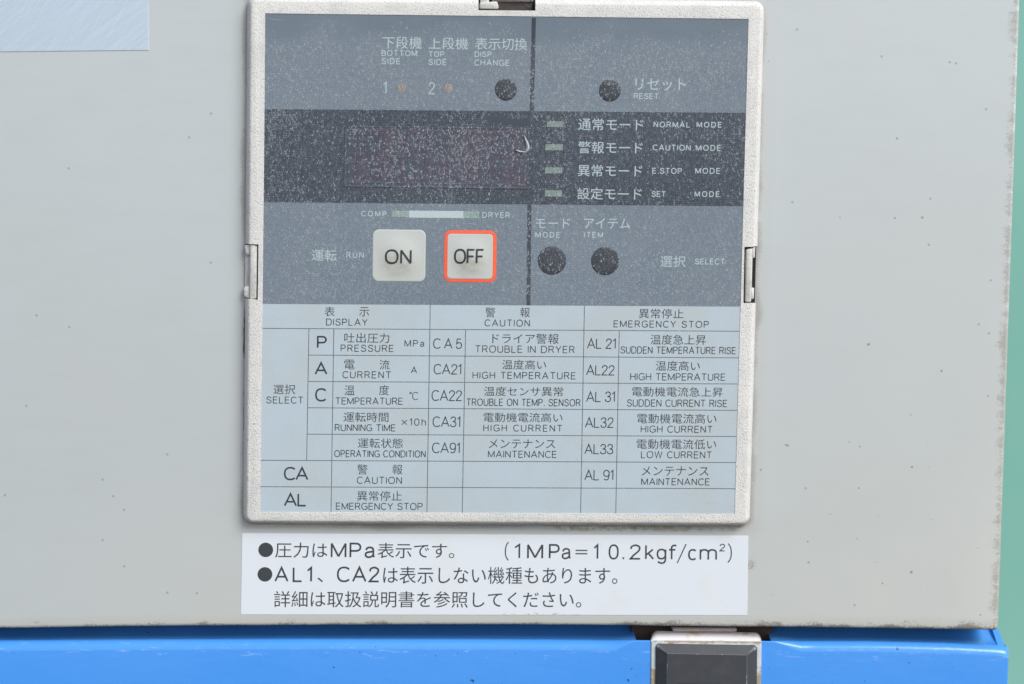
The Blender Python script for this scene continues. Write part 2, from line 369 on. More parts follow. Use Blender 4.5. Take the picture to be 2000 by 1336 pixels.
m_hood = plain('glossy_zinc_flange', (.90, .87, .88), .25, 0, (.72, .48, .17), gs=(160, 160, 420), g0=.52, g1=.68, gf=.8)
m_plastic = plain('charcoal_plastic', (.05, .054, .063), .5, 0, (.08, .084, .092), gs=(220, 220, 220), g0=.45, g1=.75, bump=2.5e-5, bs=(2500, 2500, 2500))
m_plworn = plain('worn_plastic_edge', (.12, .125, .135), .6, 0, (.5, .5, .5), gs=(520, 520, 520), g0=.53, g1=.64, gf=.8)
m_rustdark = plain('rusty_slot_steel', (.05, .032, .025), .8, 0, (.10, .06, .04), gs=(300, 300, 300))

# ------------------------------------------------------------------ lettering
def cat(pts, n=4):
    out = []; p = [pts[0]] + list(pts) + [pts[-1]]
    for i in range(1, len(p) - 2):
        for k in range(n):
            t = k / n; a, b, c, d = p[i - 1], p[i], p[i + 1], p[i + 2]
            out.append(tuple(.5 * (2 * b[j] + (c[j] - a[j]) * t + (2 * a[j] - 5 * b[j] + 4 * c[j] - d[j]) * t * t + (3 * b[j] - a[j] - 3 * c[j] + d[j]) * t ** 3) for j in (0, 1)))
    return out + [pts[-1]]
def arc(cx, cy, rx, ry, a0, a1, n=14, e=2.35):
    o = []
    for k in range(n + 1):
        a = R(a0 + (a1 - a0) * k / n); c, s = math.cos(a), math.sin(a)
        o.append((cx + rx * math.copysign(abs(c) ** (2 / e), c), cy + ry * math.copysign(abs(s) ** (2 / e), s)))
    return o
S_ = cat([(.55, .76), (.49, .93), (.3, 1), (.1, .93), (.04, .75), (.11, .61), (.3, .53), (.48, .44), (.57, .26), (.49, .06), (.29, 0), (.08, .06), (0, .25)], 3)
G = {
 'A': (.70, [[(0, 0), (.35, 1), (.70, 0)], [(.12, .33), (.58, .33)]]),
 'B': (.56, [[(0, 0), (0, 1), (.28, 1)] + arc(.28, .765, .22, .235, 90, -90, 8) + [(0, .53)], [(0, .53), (.32, .53)] + arc(.32, .265, .24, .265, 90, -90, 8) + [(0, 0)]]),
 'C': (.62, [arc(.35, .5, .35, .5, 42, 318, 16)]),
 'D': (.62, [[(0, 0), (0, 1), (.26, 1)] + arc(.26, .5, .36, .5, 90, -90, 12) + [(0, 0)]]),
 'E': (.50, [[(.5, 1), (0, 1), (0, 0), (.5, 0)], [(0, .52), (.46, .52)]]),
 'F': (.47, [[(.47, 1), (0, 1), (0, 0)], [(0, .5), (.42, .5)]]),
 'G': (.68, [arc(.36, .5, .36, .5, 42, 330, 16)[:-1] + [(.68, .12), (.68, .46), (.38, .46)]]),
 'H': (.58, [[(0, 0), (0, 1)], [(.58, 0), (.58, 1)], [(0, .52), (.58, .52)]]),
 'I': (.001, [[(0, 0), (0, 1)]]),
 'L': (.46, [[(0, 1), (0, 0), (.46, 0)]]),
 'M': (.74, [[(0, 0), (0, 1)], [(0, 1), (.37, .05)], [(.37, .05), (.74, 1)], [(.74, 1), (.74, 0)]]),
 'N': (.58, [[(0, 0), (0, 1)], [(0, 1), (.58, 0)], [(.58, 0), (.58, 1)]]),
 'O': (.72, [arc(.36, .5, .36, .5, 0, 360, 24)]),
 'P': (.54, [[(0, 0), (0, 1), (.28, 1)] + arc(.28, .73, .25, .27, 90, -90, 9) + [(0, .46)]]),
 'R': (.57, [[(0, 0), (0, 1), (.3, 1)] + arc(.3, .745, .24, .255, 90, -90, 9) + [(0, .49)], [(.33, .49), (.57, 0)]]),
 'S': (.57, [S_]),
 'T': (.58, [[(0, 1), (.58, 1)], [(.29, 1), (.29, 0)]]),
 'U': (.58, [[(0, 1)] + arc(.29, .3, .29, .3, 180, 360, 12) + [(.58, 1)]]),
 'V': (.62, [[(0, 1), (.31, 0), (.62, 1)]]),
 'W': (.9, [[(0, 1), (.22, 0), (.45, 1), (.68, 0), (.9, 1)]]),
 'Y': (.60, [[(0, 1), (.3, .45), (.6, 1)], [(.3, .45), (.3, 0)]]),
 '0': (.52, [arc(.26, .5, .26, .5, 0, 360, 20)]),
 '1': (.20, [[(0, .78), (.2, 1), (.2, 0)]]),
 '2': (.50, [cat([(.02, .72), (.06, .9), (.25, 1), (.44, .9), (.47, .72), (.38, .52), (.16, .26), (0, 0)], 4) + [(.5, 0)]]),
 '3': (.50, [cat([(.02, .78), (.1, .95), (.25, 1), (.42, .92), (.45, .75), (.38, .58), (.2, .53)], 4), cat([(.2, .53), (.42, .46), (.5, .27), (.42, .06), (.24, 0), (.06, .06), (0, .24)], 4)]),
 '5': (.50, [[(.45, 1), (.09, 1), (.04, .48)] + cat([(.04, .48), (.22, .62), (.42, .56), (.5, .33), (.42, .07), (.23, 0), (.06, .06), (0, .22)], 3)[1:]]),
 '9': (.50, [arc(.25, .68, .25, .32, 0, 360, 18), cat([(.5, .68), (.49, .4), (.42, .1), (.24, 0), (.04, .08)], 4)]),
 'a': (.46, [cat([(.03, .52), (.1, .68), (.25, .72), (.38, .66), (.42, .5)], 3) + [(.42, .12), (.47, .01)], cat([(.42, .42), (.2, .38), (.03, .3), (.02, .1), (.15, 0), (.33, .06), (.42, .2)], 3)]),
 'h': (.42, [[(0, 0), (0, 1)], [(0, .45)] + arc(.21, .45, .21, .25, 180, 0, 10) + [(.42, 0)]]),
 'k': (.42, [[(0, 0), (0, 1)], [(.40, .70), (0, .28)], [(.14, .42), (.43, 0)]]),
 'g': (.46, [arc(.23, .36, .23, .34, 0, 360, 18), [(.46, .7), (.46, -.05)] + cat([(.46, -.05), (.4, -.24), (.22, -.3), (.03, -.2)], 4)]),
 'f': (.30, [cat([(.32, .98), (.2, 1), (.12, .88), (.12, .7)], 4) + [(.12, 0)], [(0, .68), (.28, .68)]]),
 'c': (.42, [arc(.23, .35, .23, .35, 45, 315, 14)]),
 'm': (.72, [[(0, 0), (0, .72)], [(0, .45)] + arc(.18, .45, .18, .25, 180, 0, 10) + [(.36, 0)], [(.36, .45)] + arc(.54, .45, .18, .25, 180, 0, 10) + [(.72, 0)]]),
 '.': (.08, [[(0, .05), (.12, .05)], [(.02, .03), (.1, .03)]]),
 '=': (.56, [[(0, .37), (.56, .37)], [(0, .61), (.56, .61)]]),
 '/': (.42, [[(0, -.12), (.42, 1.05)]]),
 '(': (.2, [cat([(.2, 1.06), (.05, .82), (0, .47), (.05, .12), (.2, -.12)], 4)]),
 ')': (.2, [cat([(0, 1.06), (.15, .82), (.2, .47), (.15, .12), (0, -.12)], 4)]),
 '×': (.6, [[(0, .1), (.6, .8)], [(0, .8), (.6, .1)]]),
 '°': (.2, [arc(.1, .9, .1, .1, 0, 360, 12, 2)]),
}
def ribbon(pts, hw):
    q = [pts[0]]
    for p in pts[1:]:
        if math.dist(p, q[-1]) > 1e-4: q.append(p)
    closed = math.dist(q[0], q[-1]) < 1e-3 and len(q) > 4
    if closed: q = q[:-1]
    N = len(q); L, Rr = [], []
    for i in range(N):
        a = q[i - 1] if (i or closed) else None; b = q[(i + 1) % N] if (i < N - 1 or closed) else None
        d1 = Vector(q[i]) - Vector(a) if a else None; d2 = Vector(b) - Vector(q[i]) if b else None
        d1 = (d1 or d2).normalized(); d2 = (d2 or d1).normalized()
        n1 = Vector((-d1.y, d1.x)); n2 = Vector((-d2.y, d2.x)); m = n1 + n2
        m = m / max(m.length_squared / 2, .22)
        L.append(Vector(q[i]) + m * hw); Rr.append(Vector(q[i]) - m * hw)
    F_ = [(i, (i + 1) % N) for i in range(N if closed else N - 1)]
    return L, Rr, F_

Y_OV = -.00335
def frame(cxp, cyp, rot=None):
    """direction along a printed row and down a printed column at a photo point, for the overlay"""
    if rot is not None: return rot
    v = (cyp - 26) / 974; u = (cxp - 513) / 935
    sx = .01165 + (.0043 - .01165) * v; sy = -.01027 + (-.0279 + .01027) * u
    return (Vector((1, sx)), Vector((sy, 1)))
def place(local, cxp, cyp, y, rot=None):
    ex, ey = frame(cxp, cyp, rot); q = Vector((cxp, cyp)) + ex * local[0] + ey * local[1]
    return P(q.x, q.y, y)
def latin(s, bx, ink, parent, y=Y_OV - 3e-5, sw=2.0, rot=None, gap=.23, name='lettering', desc=None, maxs=1.27, cap_h=None, space=.42, sub=0):
    x0, y0, x1, y1 = bx; W, H = x1 - x0 - sw, y1 - y0 - sw
    nat = sum(G[ch][0] if ch != ' ' else space - gap for ch in s) + gap * (len(s) - 1)
    k = W / H / nat; g = gap
    gl = k
    if k > maxs and len(s) > 1:
        gl = maxs; g = gap + (W / H - nat * maxs) / (len(s) - 1) / maxs
    V, Fc = [], []; cur = 0; cx_, cy_ = (x0 + x1) / 2, (y0 + y1) / 2; layer = 0
    for ch in s:
        if ch == ' ': cur += (space - gap) + g; continue
        w, strokes = G[ch]
        for st in strokes:
            pts = [(-W / 2 + (cur + p[0]) * gl * H, H / 2 - p[1] * H) for p in st]
            if sub:
                q_ = [pts[0]]
                for p in pts[1:]:
                    a_ = q_[-1]; m_ = max(1, int(math.dist(a_, p) / sub)); q_ += [(a_[0] + (p[0] - a_[0]) * k_ / m_, a_[1] + (p[1] - a_[1]) * k_ / m_) for k_ in range(1, m_ + 1)]
                pts = q_
            L, Rr, F_ = ribbon(pts, sw / 2); b = len(V); yy = y - (layer % 4) * 2.5e-6; layer += 1
            V += [place(v, cx_, cy_, yy, rot) for v in L] + [place(v, cx_, cy_, yy, rot) for v in Rr]
            n_ = len(L); Fc += [(b + i, b + j, b + n_ + j, b + n_ + i) for i, j in F_]
        cur += w + g
    me = mesh(name, V, Fc); bm = bmesh.new(); bm.from_mesh(me)
    for f in bm.faces:
        if f.normal.y > 0: f.normal_flip()
    bm.to_mesh(me); bm.free()
    o = link(name, me, ink, parent)
    o['label'] = desc or ('printed lettering %s' % s); return o
_cache = {}
def jp_mesh(s, off):
    if (s, off) in _cache: return _cache[(s, off)]
    c = bpy.data.curves.new('text_source', 'FONT'); c.body = s; c.size = 1; c.resolution_u = 3; c.offset = off; c.fill_mode = 'FRONT'
    o = bpy.data.objects.new('text_source', c); COL.objects.link(o)
    dg = bpy.context.evaluated_depsgraph_get(); dg.update()
    me = bpy.data.meshes.new_from_object(o.evaluated_get(dg))
    vs = [(v.co.x, v.co.y) for v in me.vertices]; fs = [tuple(p.vertices) for p in me.polygons]
    bpy.data.objects.remove(o); bpy.data.curves.remove(c); bpy.data.meshes.remove(me)
    _cache[(s, off)] = (vs, fs); return vs, fs
def jp(s, bx, ink, parent, y=Y_OV - 3e-5, off=-.004, rot=None, name='lettering', desc=None):
    vs, fs = jp_mesh(s, off); x0, y0, x1, y1 = bx; cx_, cy_ = (x0 + x1) / 2, (y0 + y1) / 2
    ax, bx_ = min(v[0] for v in vs), max(v[0] for v in vs); ay, by = min(v[1] for v in vs), max(v[1] for v in vs)
    V = [place((((v[0] - ax) / (bx_ - ax) - .5) * (x1 - x0), (.5 - (v[1] - ay) / (by - ay)) * (y1 - y0)), cx_, cy_, y, rot) for v in vs]
    me = mesh(name, V, fs); bm = bmesh.new(); bm.from_mesh(me)
    for f in bm.faces:
        if f.normal.y > 0: f.normal_flip()
    bm.to_mesh(me); bm.free()
    o = link(name, me, ink, parent); o['label'] = desc or ('printed lettering %s' % s); return o
def flat(name, pts, y, mat, parent, thick=0):
    V = [P(a, b, y) for a, b in pts]; me = mesh(name, V, [tuple(range(len(V)))])
    if me.polygons[0].normal.y > 0: me.flip_normals()
    return link(name, me, mat, parent)
def disc(name, cxp, cyp, rp, y, mat, parent, dome=0.0):
    """thin round key, slightly raised in the middle"""
    c = P(cxp, cyp, y); r = rp * PXM * (1 + y / DIST); V, Fc = [], []; n_ = 40
    rings = [(1, 0), (.96, -.3), (.8, -.55), (.5, -.85), (.2, -1)]
    for q, h in rings:
        for k in range(n_):
            a = 2 * math.pi * k / n_; V.append((c.x + r * q * math.cos(a), y + h * dome, c.z + r * q * math.sin(a)))
    for j in range(len(rings) - 1):
        for k in range(n_): l = (k + 1) % n_; Fc.append((j * n_ + k, j * n_ + l, (j + 1) * n_ + l, (j + 1) * n_ + k))
    Fc.append(tuple((len(rings) - 1) * n_ + k for k in range(n_)))
    me = mesh(name, V, Fc); bm = bmesh.new(); bm.from_mesh(me); bmesh.ops.recalc_face_normals(bm, faces=bm.faces)
    if bm.faces[-1:] and list(bm.faces)[-1].normal.y > 0:
        for f in bm.faces: f.normal_flip()
    bm.to_mesh(me); bm.free(); return link(name, me, mat, parent, smooth=True)

# ------------------------------------------------------------------ far background
wall = link('painted_wall', box('painted_wall', -2.5, 4.5, 1.6, 1.75, -2.0, 2.6), m_green)
tag(wall, 'pale green painted wall, out of focus behind the right edge of the cabinet', 'wall')

# ------------------------------------------------------------------ grey door
door = thing('cabinet_door', 'large grey painted steel door with dirty rims above the blue cabinet', 'door')
ol = [XZ(P(1998.5, -160)), XZ(P(-330, -160))] + [XZ(P(a, b)) for a, b in bow[:-1]]
br = XZ(P(*bow[-1])); ol2 = rounded([ol[0], XZ(P(1975, 520)), br, ol[-1]], [0, 0, .0013, 0], 6)
outline = ol[1:] + list(reversed(ol2[2:-1])) + [ol[0]]
dm = slab('front_sheet', outline, [(0, .020), (0, .0013), (.0001, .0007), (.0003, .0003), (.0007, 0.00006), (.0012, 0)], back=True)
d_o = link('front_sheet', dm, m_door, door); autosmooth(d_o, 50)
# the machine body behind the door
body = link('inner_body', box('inner_body', P(-330, 600).x, P(1940, 1200).x, .021, .55, P(900, 1212).z, P(900, -160).z), m_door, door)

# ------------------------------------------------------------------ blue cabinet with latch
blue = thing('blue_cabinet', 'bright blue enamelled steel cabinet front with a black push latch, under the grey door', 'cabinet')
YB = .0010
crease = [(-330, 1255), (0, 1250), (300, 1248), (600, 1247), (900, 1247.5), (1100, 1248.5), (1215, 1250), (1243, 1250.5), (1507, 1252), (1535, 1251.5), (1700, 1251.5), (1850, 1255), (1950, 1260), (1968, 1262.5)]
def cr(px):
    for (a, b), (c_, d) in zip(crease, crease[1:]):
        if a <= px <= c_: return b + (d - b) * (px - a) / (c_ - a)
xs = sorted(set([-330, 0, 150, 300, 450, 600, 750, 900, 1050, 1150, 1200, 1215, 1225, 1235, 1243, 1244, 1270, 1300, 1487, 1506, 1507, 1515, 1525, 1535, 1560, 1600, 1700, 1780, 1850, 1900, 1940, 1955, 1963, 1968]))
NA = 8; V, Fc, prev = [], [], None
for px in xs:
    top = P(px, cr(px), YB); near = 1.0
    if 1200 < px < 1243.5: near = max(.12, (1243 - px) / 43)
    elif 1243.5 <= px <= 1506.5: near = .12
    elif 1506.5 < px < 1560: near = max(.12, (px - 1507) / 53)
    r = .0030 * near; side = .0010 if px >= 1968 else 0
    # crease lies r behind the front face; keep its picture height
    cp = P(px, cr(px), YB + r); zt = cp.z; x_ = cp.x if px < 1960 else P(px, cr(px), YB).x
    sec = [(x_, YB, zt - .05), (x_, YB, zt - .02)]
    for k in range(NA + 1):
        a = math.pi / 2 * k / NA; sec.append((x_, YB + r - r * math.cos(a), zt - r + r * math.sin(a)))
    yl = max(YB + r, .0012)
    sec += [(x_, YB + r + .0001, zt - .0002), (x_, YB + r + .0005, zt - .0003), (x_, .0105, zt + .0012), (x_, .0185, zt + .0038)]
    b = len(V); V += sec; m_ = len(sec)
    if prev is not None:
        gap_ = 1243 <= prev_px and px <= 1507
        for k in range(m_ - 1):
            if gap_ and k > NA + 1: continue
            Fc.append((prev + k, prev + k + 1, b + k + 1, b + k))
    prev, prev_px = b, px
# right-hand side
me = mesh('front_panel', V, Fc); bm = bmesh.new(); bm.from_mesh(me)
bm.verts.ensure_lookup_table()
last = list(range(prev, prev + NA + 3))
lastv = [bm.verts[i] for i in last]
sv_ = []
for i, v0 in zip(last, lastv):
    sv_.append((v0, bm.verts.new((v0.co.x + .0006, v0.co.y + .0006, v0.co.z)), bm.verts.new((v0.co.x + .0008, .35, v0.co.z + (.001 if i == last[-1] else 0)))))
for a, b in zip(sv_, sv_[1:]):
    bm.faces.new((a[0], b[0], b[1], a[1])); bm.faces.new((a[1], b[1], b[2], a[2]))
bmesh.ops.recalc_face_normals(bm, faces=bm.faces)
bm.faces.ensure_lookup_table()
if bm.faces[0].normal.y > 0:
    for f in bm.faces: f.normal_flip()
bm.to_mesh(me); bm.free()
fp = link('front_panel', me, m_blue, blue); autosmooth(fp, 38)
# raised lip closing the ledge at its right-hand end
e0 = P(1968, cr(1968), YB); zt = P(1968, cr(1968), YB + .003).z; xe = e0.x
V = [(xe - .0022, YB + .0031, zt), (xe, YB + .0031, zt), (xe - .0014, .0185, zt + .0062), (xe + .0002, .0185, zt + .0062), (xe - .0020, YB + .0033, zt - .001), (xe + .0001, YB + .0033, zt - .001), (xe - .0014, .0186, zt + .003), (xe + .0002, .0186, zt + .003)]
link('side_lip', mesh('side_lip', V, [(0, 1, 3, 2), (0, 2, 6, 4), (1, 5, 7, 3), (0, 4, 5, 1)]), m_blue, blue)
# tray behind the ledge, closes the slot round the latch
s0, s1 = P(1236, 1240, .004), P(1514, 1240, .004)
link('latch_recess', box('latch_recess', s0.x, s1.x, .0085, .0130, s0.z - .02, s0.z + .0035), m_rustdark, blue)
# latch
lt = bpy.data.objects.new('latch', None); COL.objects.link(lt); lt.parent = blue
YP = YB - .0004
pl = rounded(quad_px([(1272, 1251), (1487.5, 1252.5), (1485.5, 1420), (1270, 1420)], YP), [.0004, .0004, .001, .001], 4)
link('face_plate', slab('face_plate', pl, [(0, YB + .003), (0, YP + .0002), (.0002, YP)]), m_zinc, lt)
# flange: bends back from the plate's top edge, rising a little, with rounded rear corners
V, Fc = [], []; US = [0, .006, .014, .024, .036, .05, .065, .09] + [.12 + .76 * k / 8 for k in range(9)] + [.91, .935, .95, .964, .976, .986, .994, 1]; NX = len(US) - 1
for j in range(7):
    t = j / 6
    for i in range(NX + 1):
        u = US[i]; x_ = 1271.5 + (1487 - 1271.5) * u; base_y = 1250.3 + 2.2 * u
        e = min(u, 1 - u) * (1487 - 1271.5) / 14; edge = 1 - math.sqrt(max(0, 1 - (1 - min(e, 1)) ** 2))
        lift = 18.3 * t * (1 - .85 * edge) if t > 0 else 0; lift = lift + (-1.0 * u * t) + math.sin(t * math.pi) * .6
        rear = YP + .0001 + .0055 * t
        q = P(x_, base_y - lift, rear); V.append(q)
W_ = NX + 1
for j in range(6):
    for i in range(NX): Fc.append((j * W_ + i, j * W_ + i + 1, (j + 1) * W_ + i + 1, (j + 1) * W_ + i))
me = mesh('flange', V, Fc); bm = bmesh.new(); bm.from_mesh(me)
ret = bmesh.ops.solidify(bm, geom=bm.faces[:], thickness=.0006); bmesh.ops.recalc_face_normals(bm, faces=bm.faces); bm.to_mesh(me); bm.free()
fl_o = link('flange', me, m_hood, lt); autosmooth(fl_o, 50)
# push plate
hb = [(1281, 1256.5), (1478.5, 1260), (1477, 1420), (1279.5, 1420)]
ho = rounded(quad_px(hb, YP), [.0011, .0011, .001, .001], 5)
Vq = [XZ(P(a, b, YP - .0028)) for a, b in ((1303.5, 1276.5), (1459, 1279.5), (1458, 1395), (1302, 1395))]
NH = len(ho)
def ringpts(q): return q
me = slab('push_plate', ho, [(0, YP + .0006), (0, YP - .0005), (.00022, YP - .0007)], back=False, cap=False)
bm = bmesh.new(); bm.from_mesh(me); bm.verts.ensure_lookup_table()
outer = [bm.verts[2 * NH + i] for i in range(NH)]
k6 = NH // 4
def qpt(q, y): return bm.verts.new((q.x, y, q.y))
cen = sum(Vq, Vector((0, 0))) / 4
w1 = [qpt(q + (q - cen).normalized() * .0001, YP - .0027) for q in Vq]; w2 = [qpt(q - (q - cen).normalized() * .0001, YP - .0028) for q in Vq]
for c4 in range(4):
    grp = outer[c4 * k6:(c4 + 1) * k6]
    for a, b in zip(grp, grp[1:]):
        f = bm.faces.new((a, b, w1[c4])); f.material_index = 1
    nxt = outer[((c4 + 1) % 4) * k6]
    bm.faces.new((grp[-1], nxt, w1[(c4 + 1) % 4], w1[c4]))
    f = bm.faces.new((w1[c4], w1[(c4 + 1) % 4], w2[(c4 + 1) % 4], w2[c4])); f.material_index = 1
bm.faces.new(w2); bmesh.ops.recalc_face_normals(bm, faces=bm.faces); bm.to_mesh(me); bm.free()
link('push_plate', me, [m_plastic, m_plworn], lt)
gq = [(1323, 1335), (1436, 1336.5), (1435, 1380), (1322, 1380)]
link('finger_slot', slab('finger_slot', rounded(quad_px(gq, YP - .0029), .0004, 3), [(0, YP - .0027), (.0001, YP - .00292)]), m_black, lt)
st = box('strike_bar', P(1315, 1230, .002).x, P(1441, 1230, .002).x, .0035, .0085, P(1380, 1233, .004).z, P(1380, 1226, .004).z, .0003)
link('strike_bar', st, m_pink, door)

# ------------------------------------------------------------------ control panel
cp_ = thing('control_panel', 'weathered grey control panel with ON and OFF keys, dark display and code table', 'control panel')
YF = -.0035
bez_px = [(482.5, -8), (1493, 2), (1464, 1028), (474.5, 1023.5)]
bo = rounded([XZ(P(*q)) for q in bez_px], [.0032, .0032, .0034, .0034], 8)
me = slab('bezel', bo, [(0, .0008), (0, .00005), (.0007, -.0020), (.00125, -.0030), (.0016, -.00338), (.0021, YF)])
bez = link('bezel', me, m_bezel, cp_)
ov_px = [(518, 26), (1462, 37), (1435, 1004), (508, 1000)]
def cutter(px, ya, yb):
    o = [XZ(P(a, b, yb)) for a, b in px]; return link('cutter', slab('cutter', o, [(0, ya), (0, yb)]))
cuts = [cutter([(935, -40), (1047, -40), (1047, 19.5), (935, 18.5)], .002, -.006), cutter([(440, 475.5), (503.5, 478), (502, 586.5), (440, 582)], .002, -.006),
        cutter([(1456.5, 483), (1520, 480), (1515, 596), (1454.5, 593)], .002, -.006)]
ovc = link('cutter', slab('cutter', [XZ(P(a, b, Y_OV)) for a, b in ov_px], [(0, Y_OV + .00002), (0, -.006)]))
boolean(bez, [ovc] + cuts); autosmooth(bez, 40)
# black strips put in for the shade where the bezel stands off the door
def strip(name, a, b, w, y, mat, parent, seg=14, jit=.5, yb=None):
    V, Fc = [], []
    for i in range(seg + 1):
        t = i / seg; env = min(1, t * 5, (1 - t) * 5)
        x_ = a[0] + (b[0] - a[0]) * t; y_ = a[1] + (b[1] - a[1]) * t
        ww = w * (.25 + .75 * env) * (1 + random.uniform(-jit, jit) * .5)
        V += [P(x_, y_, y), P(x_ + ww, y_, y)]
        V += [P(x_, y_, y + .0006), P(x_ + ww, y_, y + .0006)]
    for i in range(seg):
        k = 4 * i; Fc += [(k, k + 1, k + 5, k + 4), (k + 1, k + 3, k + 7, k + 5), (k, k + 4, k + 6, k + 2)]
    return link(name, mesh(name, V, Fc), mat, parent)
strip('gap_shade_strip', (484, 402), (481.5, 474), -3.4, -.00025, m_black, cp_)
strip('gap_shade_strip', (481.5, 586), (477.2, 700), -3.2, -.00025, m_black, cp_)
strip('gap_shade_strip', (480.5, 700), (478, 860), -2.6, -.00025, m_black, cp_)
strip('gap_shade_strip', (1478, 410), (1476, 484), 2.8, -.00025, m_black, cp_)
strip('gap_shade_strip', (1472, 590), (1471, 660), 2.2, -.00025, m_black, cp_)
# flat black sheets in place of the shade deep in the notches
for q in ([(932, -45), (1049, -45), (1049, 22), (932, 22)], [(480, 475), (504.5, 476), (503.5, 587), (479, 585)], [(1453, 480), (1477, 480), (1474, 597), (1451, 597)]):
    flat('notch_shade', q, -.00012, m_black, cp_)
def clip(name, px, ya, yb, mat=m_clip, r=.0004, bev=.0003, parent=cp_):
    o = rounded(quad_px(px, yb), r, 4); me = slab(name, o, [(0, ya), (0, yb + bev), (bev * .4, yb + bev * .35), (bev, yb)])
    q = link(name, me, mat, parent); autosmooth(q, 45); return q
# left clip: bar with two lugs and a shallow step between
lc = clip('retaining_clip', [(488.5, 476.8), (502.2, 480), (500.8, 583.5), (487.5, 584)], 0, -.0031)
clip('clip_lug', [(476.5, 478.5), (493, 477), (492, 500), (480, 497.5)], 0, -.0022, r=.0009, parent=lc)
clip('clip_lug', [(475.8, 561), (491, 557), (491, 583.5), (476, 580)], 0, -.0022, r=.0009, parent=lc)
clip('clip_step', [(478.8, 488), (491, 488), (490, 568), (477.8, 568)], 0, -.0009, mat=m_bezel, r=.0003, parent=lc)
rc = clip('retaining_clip', [(1458, 487), (1469.5, 485), (1467, 590), (1456.5, 590)], 0, -.0031)
clip('clip_lug', [(1467, 483.5), (1475.5, 481), (1474.5, 503), (1467, 506)], 0, -.0026, r=.0003, parent=rc)
clip('clip_lug', [(1465.5, 563), (1473.5, 562), (1472.5, 583), (1465, 586)], 0, -.0026, r=.0003, parent=rc)
clip('clip_lug', [(1466, 503), (1470, 504), (1468.5, 565), (1464.5, 565)], 0, -.0028, r=.0001, parent=rc)
clip('retaining_clip', [(937, 5), (971, 2.5), (975, 17), (936.5, 16.5)], 0, -.0030, r=.0005)
clip('retaining_clip', [(938, -12), (955, -12), (955, 8), (938, 6)], 0, -.0024, r=.0005)
tb_ = clip('latch_bar', [(960, -40), (1041, -40), (1040, 22), (960, 22)], 0, -.0006, mat=m_brown, r=.0002)
clip('latch_bar_edge', [(962, -40), (1041, -40), (1041, 3.2), (962, 2.0)], 0, -.0016, mat=m_pink, r=.0001, parent=tb_)

# overlay: one printed film, four colour fields
Y1 = [(518, 26), (1462, 37)]; Y2 = [(516.6, 213), (1456.6, 220.5)]; Y3 = [(515, 395), (1451.5, 403)]; Y4 = [(512.9, 593.7), (1446, 599)]; Y5 = [(508, 1000), (1435, 1004)]
rows = [Y1, Y2, Y3, Y4, Y5]; V = []; Fc = []
ctr = (975, 515)
for r_ in rows:
    for a, b in r_: V.append(P(a, b, Y_OV))
for k in range(4): Fc.append((2 * k, 2 * k + 1, 2 * k + 3, 2 * k + 2))
me = mesh('overlay', V, Fc, [0, 1, 0, 2])
bm = bmesh.new(); bm.from_mesh(me)
for f in bm.faces:
    if f.normal.y > 0: f.normal_flip()
bm.to_mesh(me); bm.free()
ov = link('overlay', me, [m_grey, m_dark, m_table], cp_)
YL = Y_OV - 1.5e-5
# divider
flat('divider_stripe', [(1038.7, 34.8), (1046.7, 34.9), (1042.5, 217.4), (1034.5, 217.3)], YL, m_divider, ov)
flat('divider_stripe', [(1030, 399.7), (1038, 399.8), (1036, 596.6), (1028, 596.5)], YL, m_divider, ov)

# table ruling
V, Fc = [], []
def rule(a, b, w=1.25, y=YL):
    a, b = Vector(a), Vector(b); d = (b - a).normalized(); nn = Vector((-d.y, d.x)) * w / 2; k = len(V)
    for q in (a + nn, b + nn, b - nn, a - nn): V.append(P(q.x, q.y, y))
    Fc.append((k, k + 1, k + 2, k + 3))
def yat(y0, y1, x, xa=603, xb=1440): return y0 + (y1 - y0) * (x - xa) / (xb - xa)
hl = [(641.3, 647, 513, 1444, 513), (693.5, 699, 603, 1443, 603), (745, 750, 603, 1441.5, 602), (796.4, 801.5, 603, 1440, 601), (848, 852.5, 603, 1438.5, 600), (899, 903.5, 509, 1437, 509), (950.6, 954.5, 508, 1436, 508.5)]
for y0, y1, xa, xb, xs_ in hl: rule((xs_, y0), (xb, y1), 1.35, YL)
def xv(t, b, y, ya, yb): return t + (b - t) * (y - ya) / (yb - ya)
for a, b in (((603.4, 642), (599, 899)), ((652, 642), (646.6, 1000)), ((840.4, 595.5), (833.8, 1001)), ((909.4, 644), (902.8, 1001.5)), ((1141.5, 598), (1134, 1002.5)), ((1209.6, 645.5), (1202.7, 1003))):
    rule(a, b, 1.35, YL - 5e-6)
me = mesh('table_ruling', V, Fc); bm = bmesh.new(); bm.from_mesh(me)
for f in bm.faces:
    if f.normal.y > 0: f.normal_flip()
bm.to_mesh(me); bm.free(); link('table_ruling', me, m_line_ink, ov)

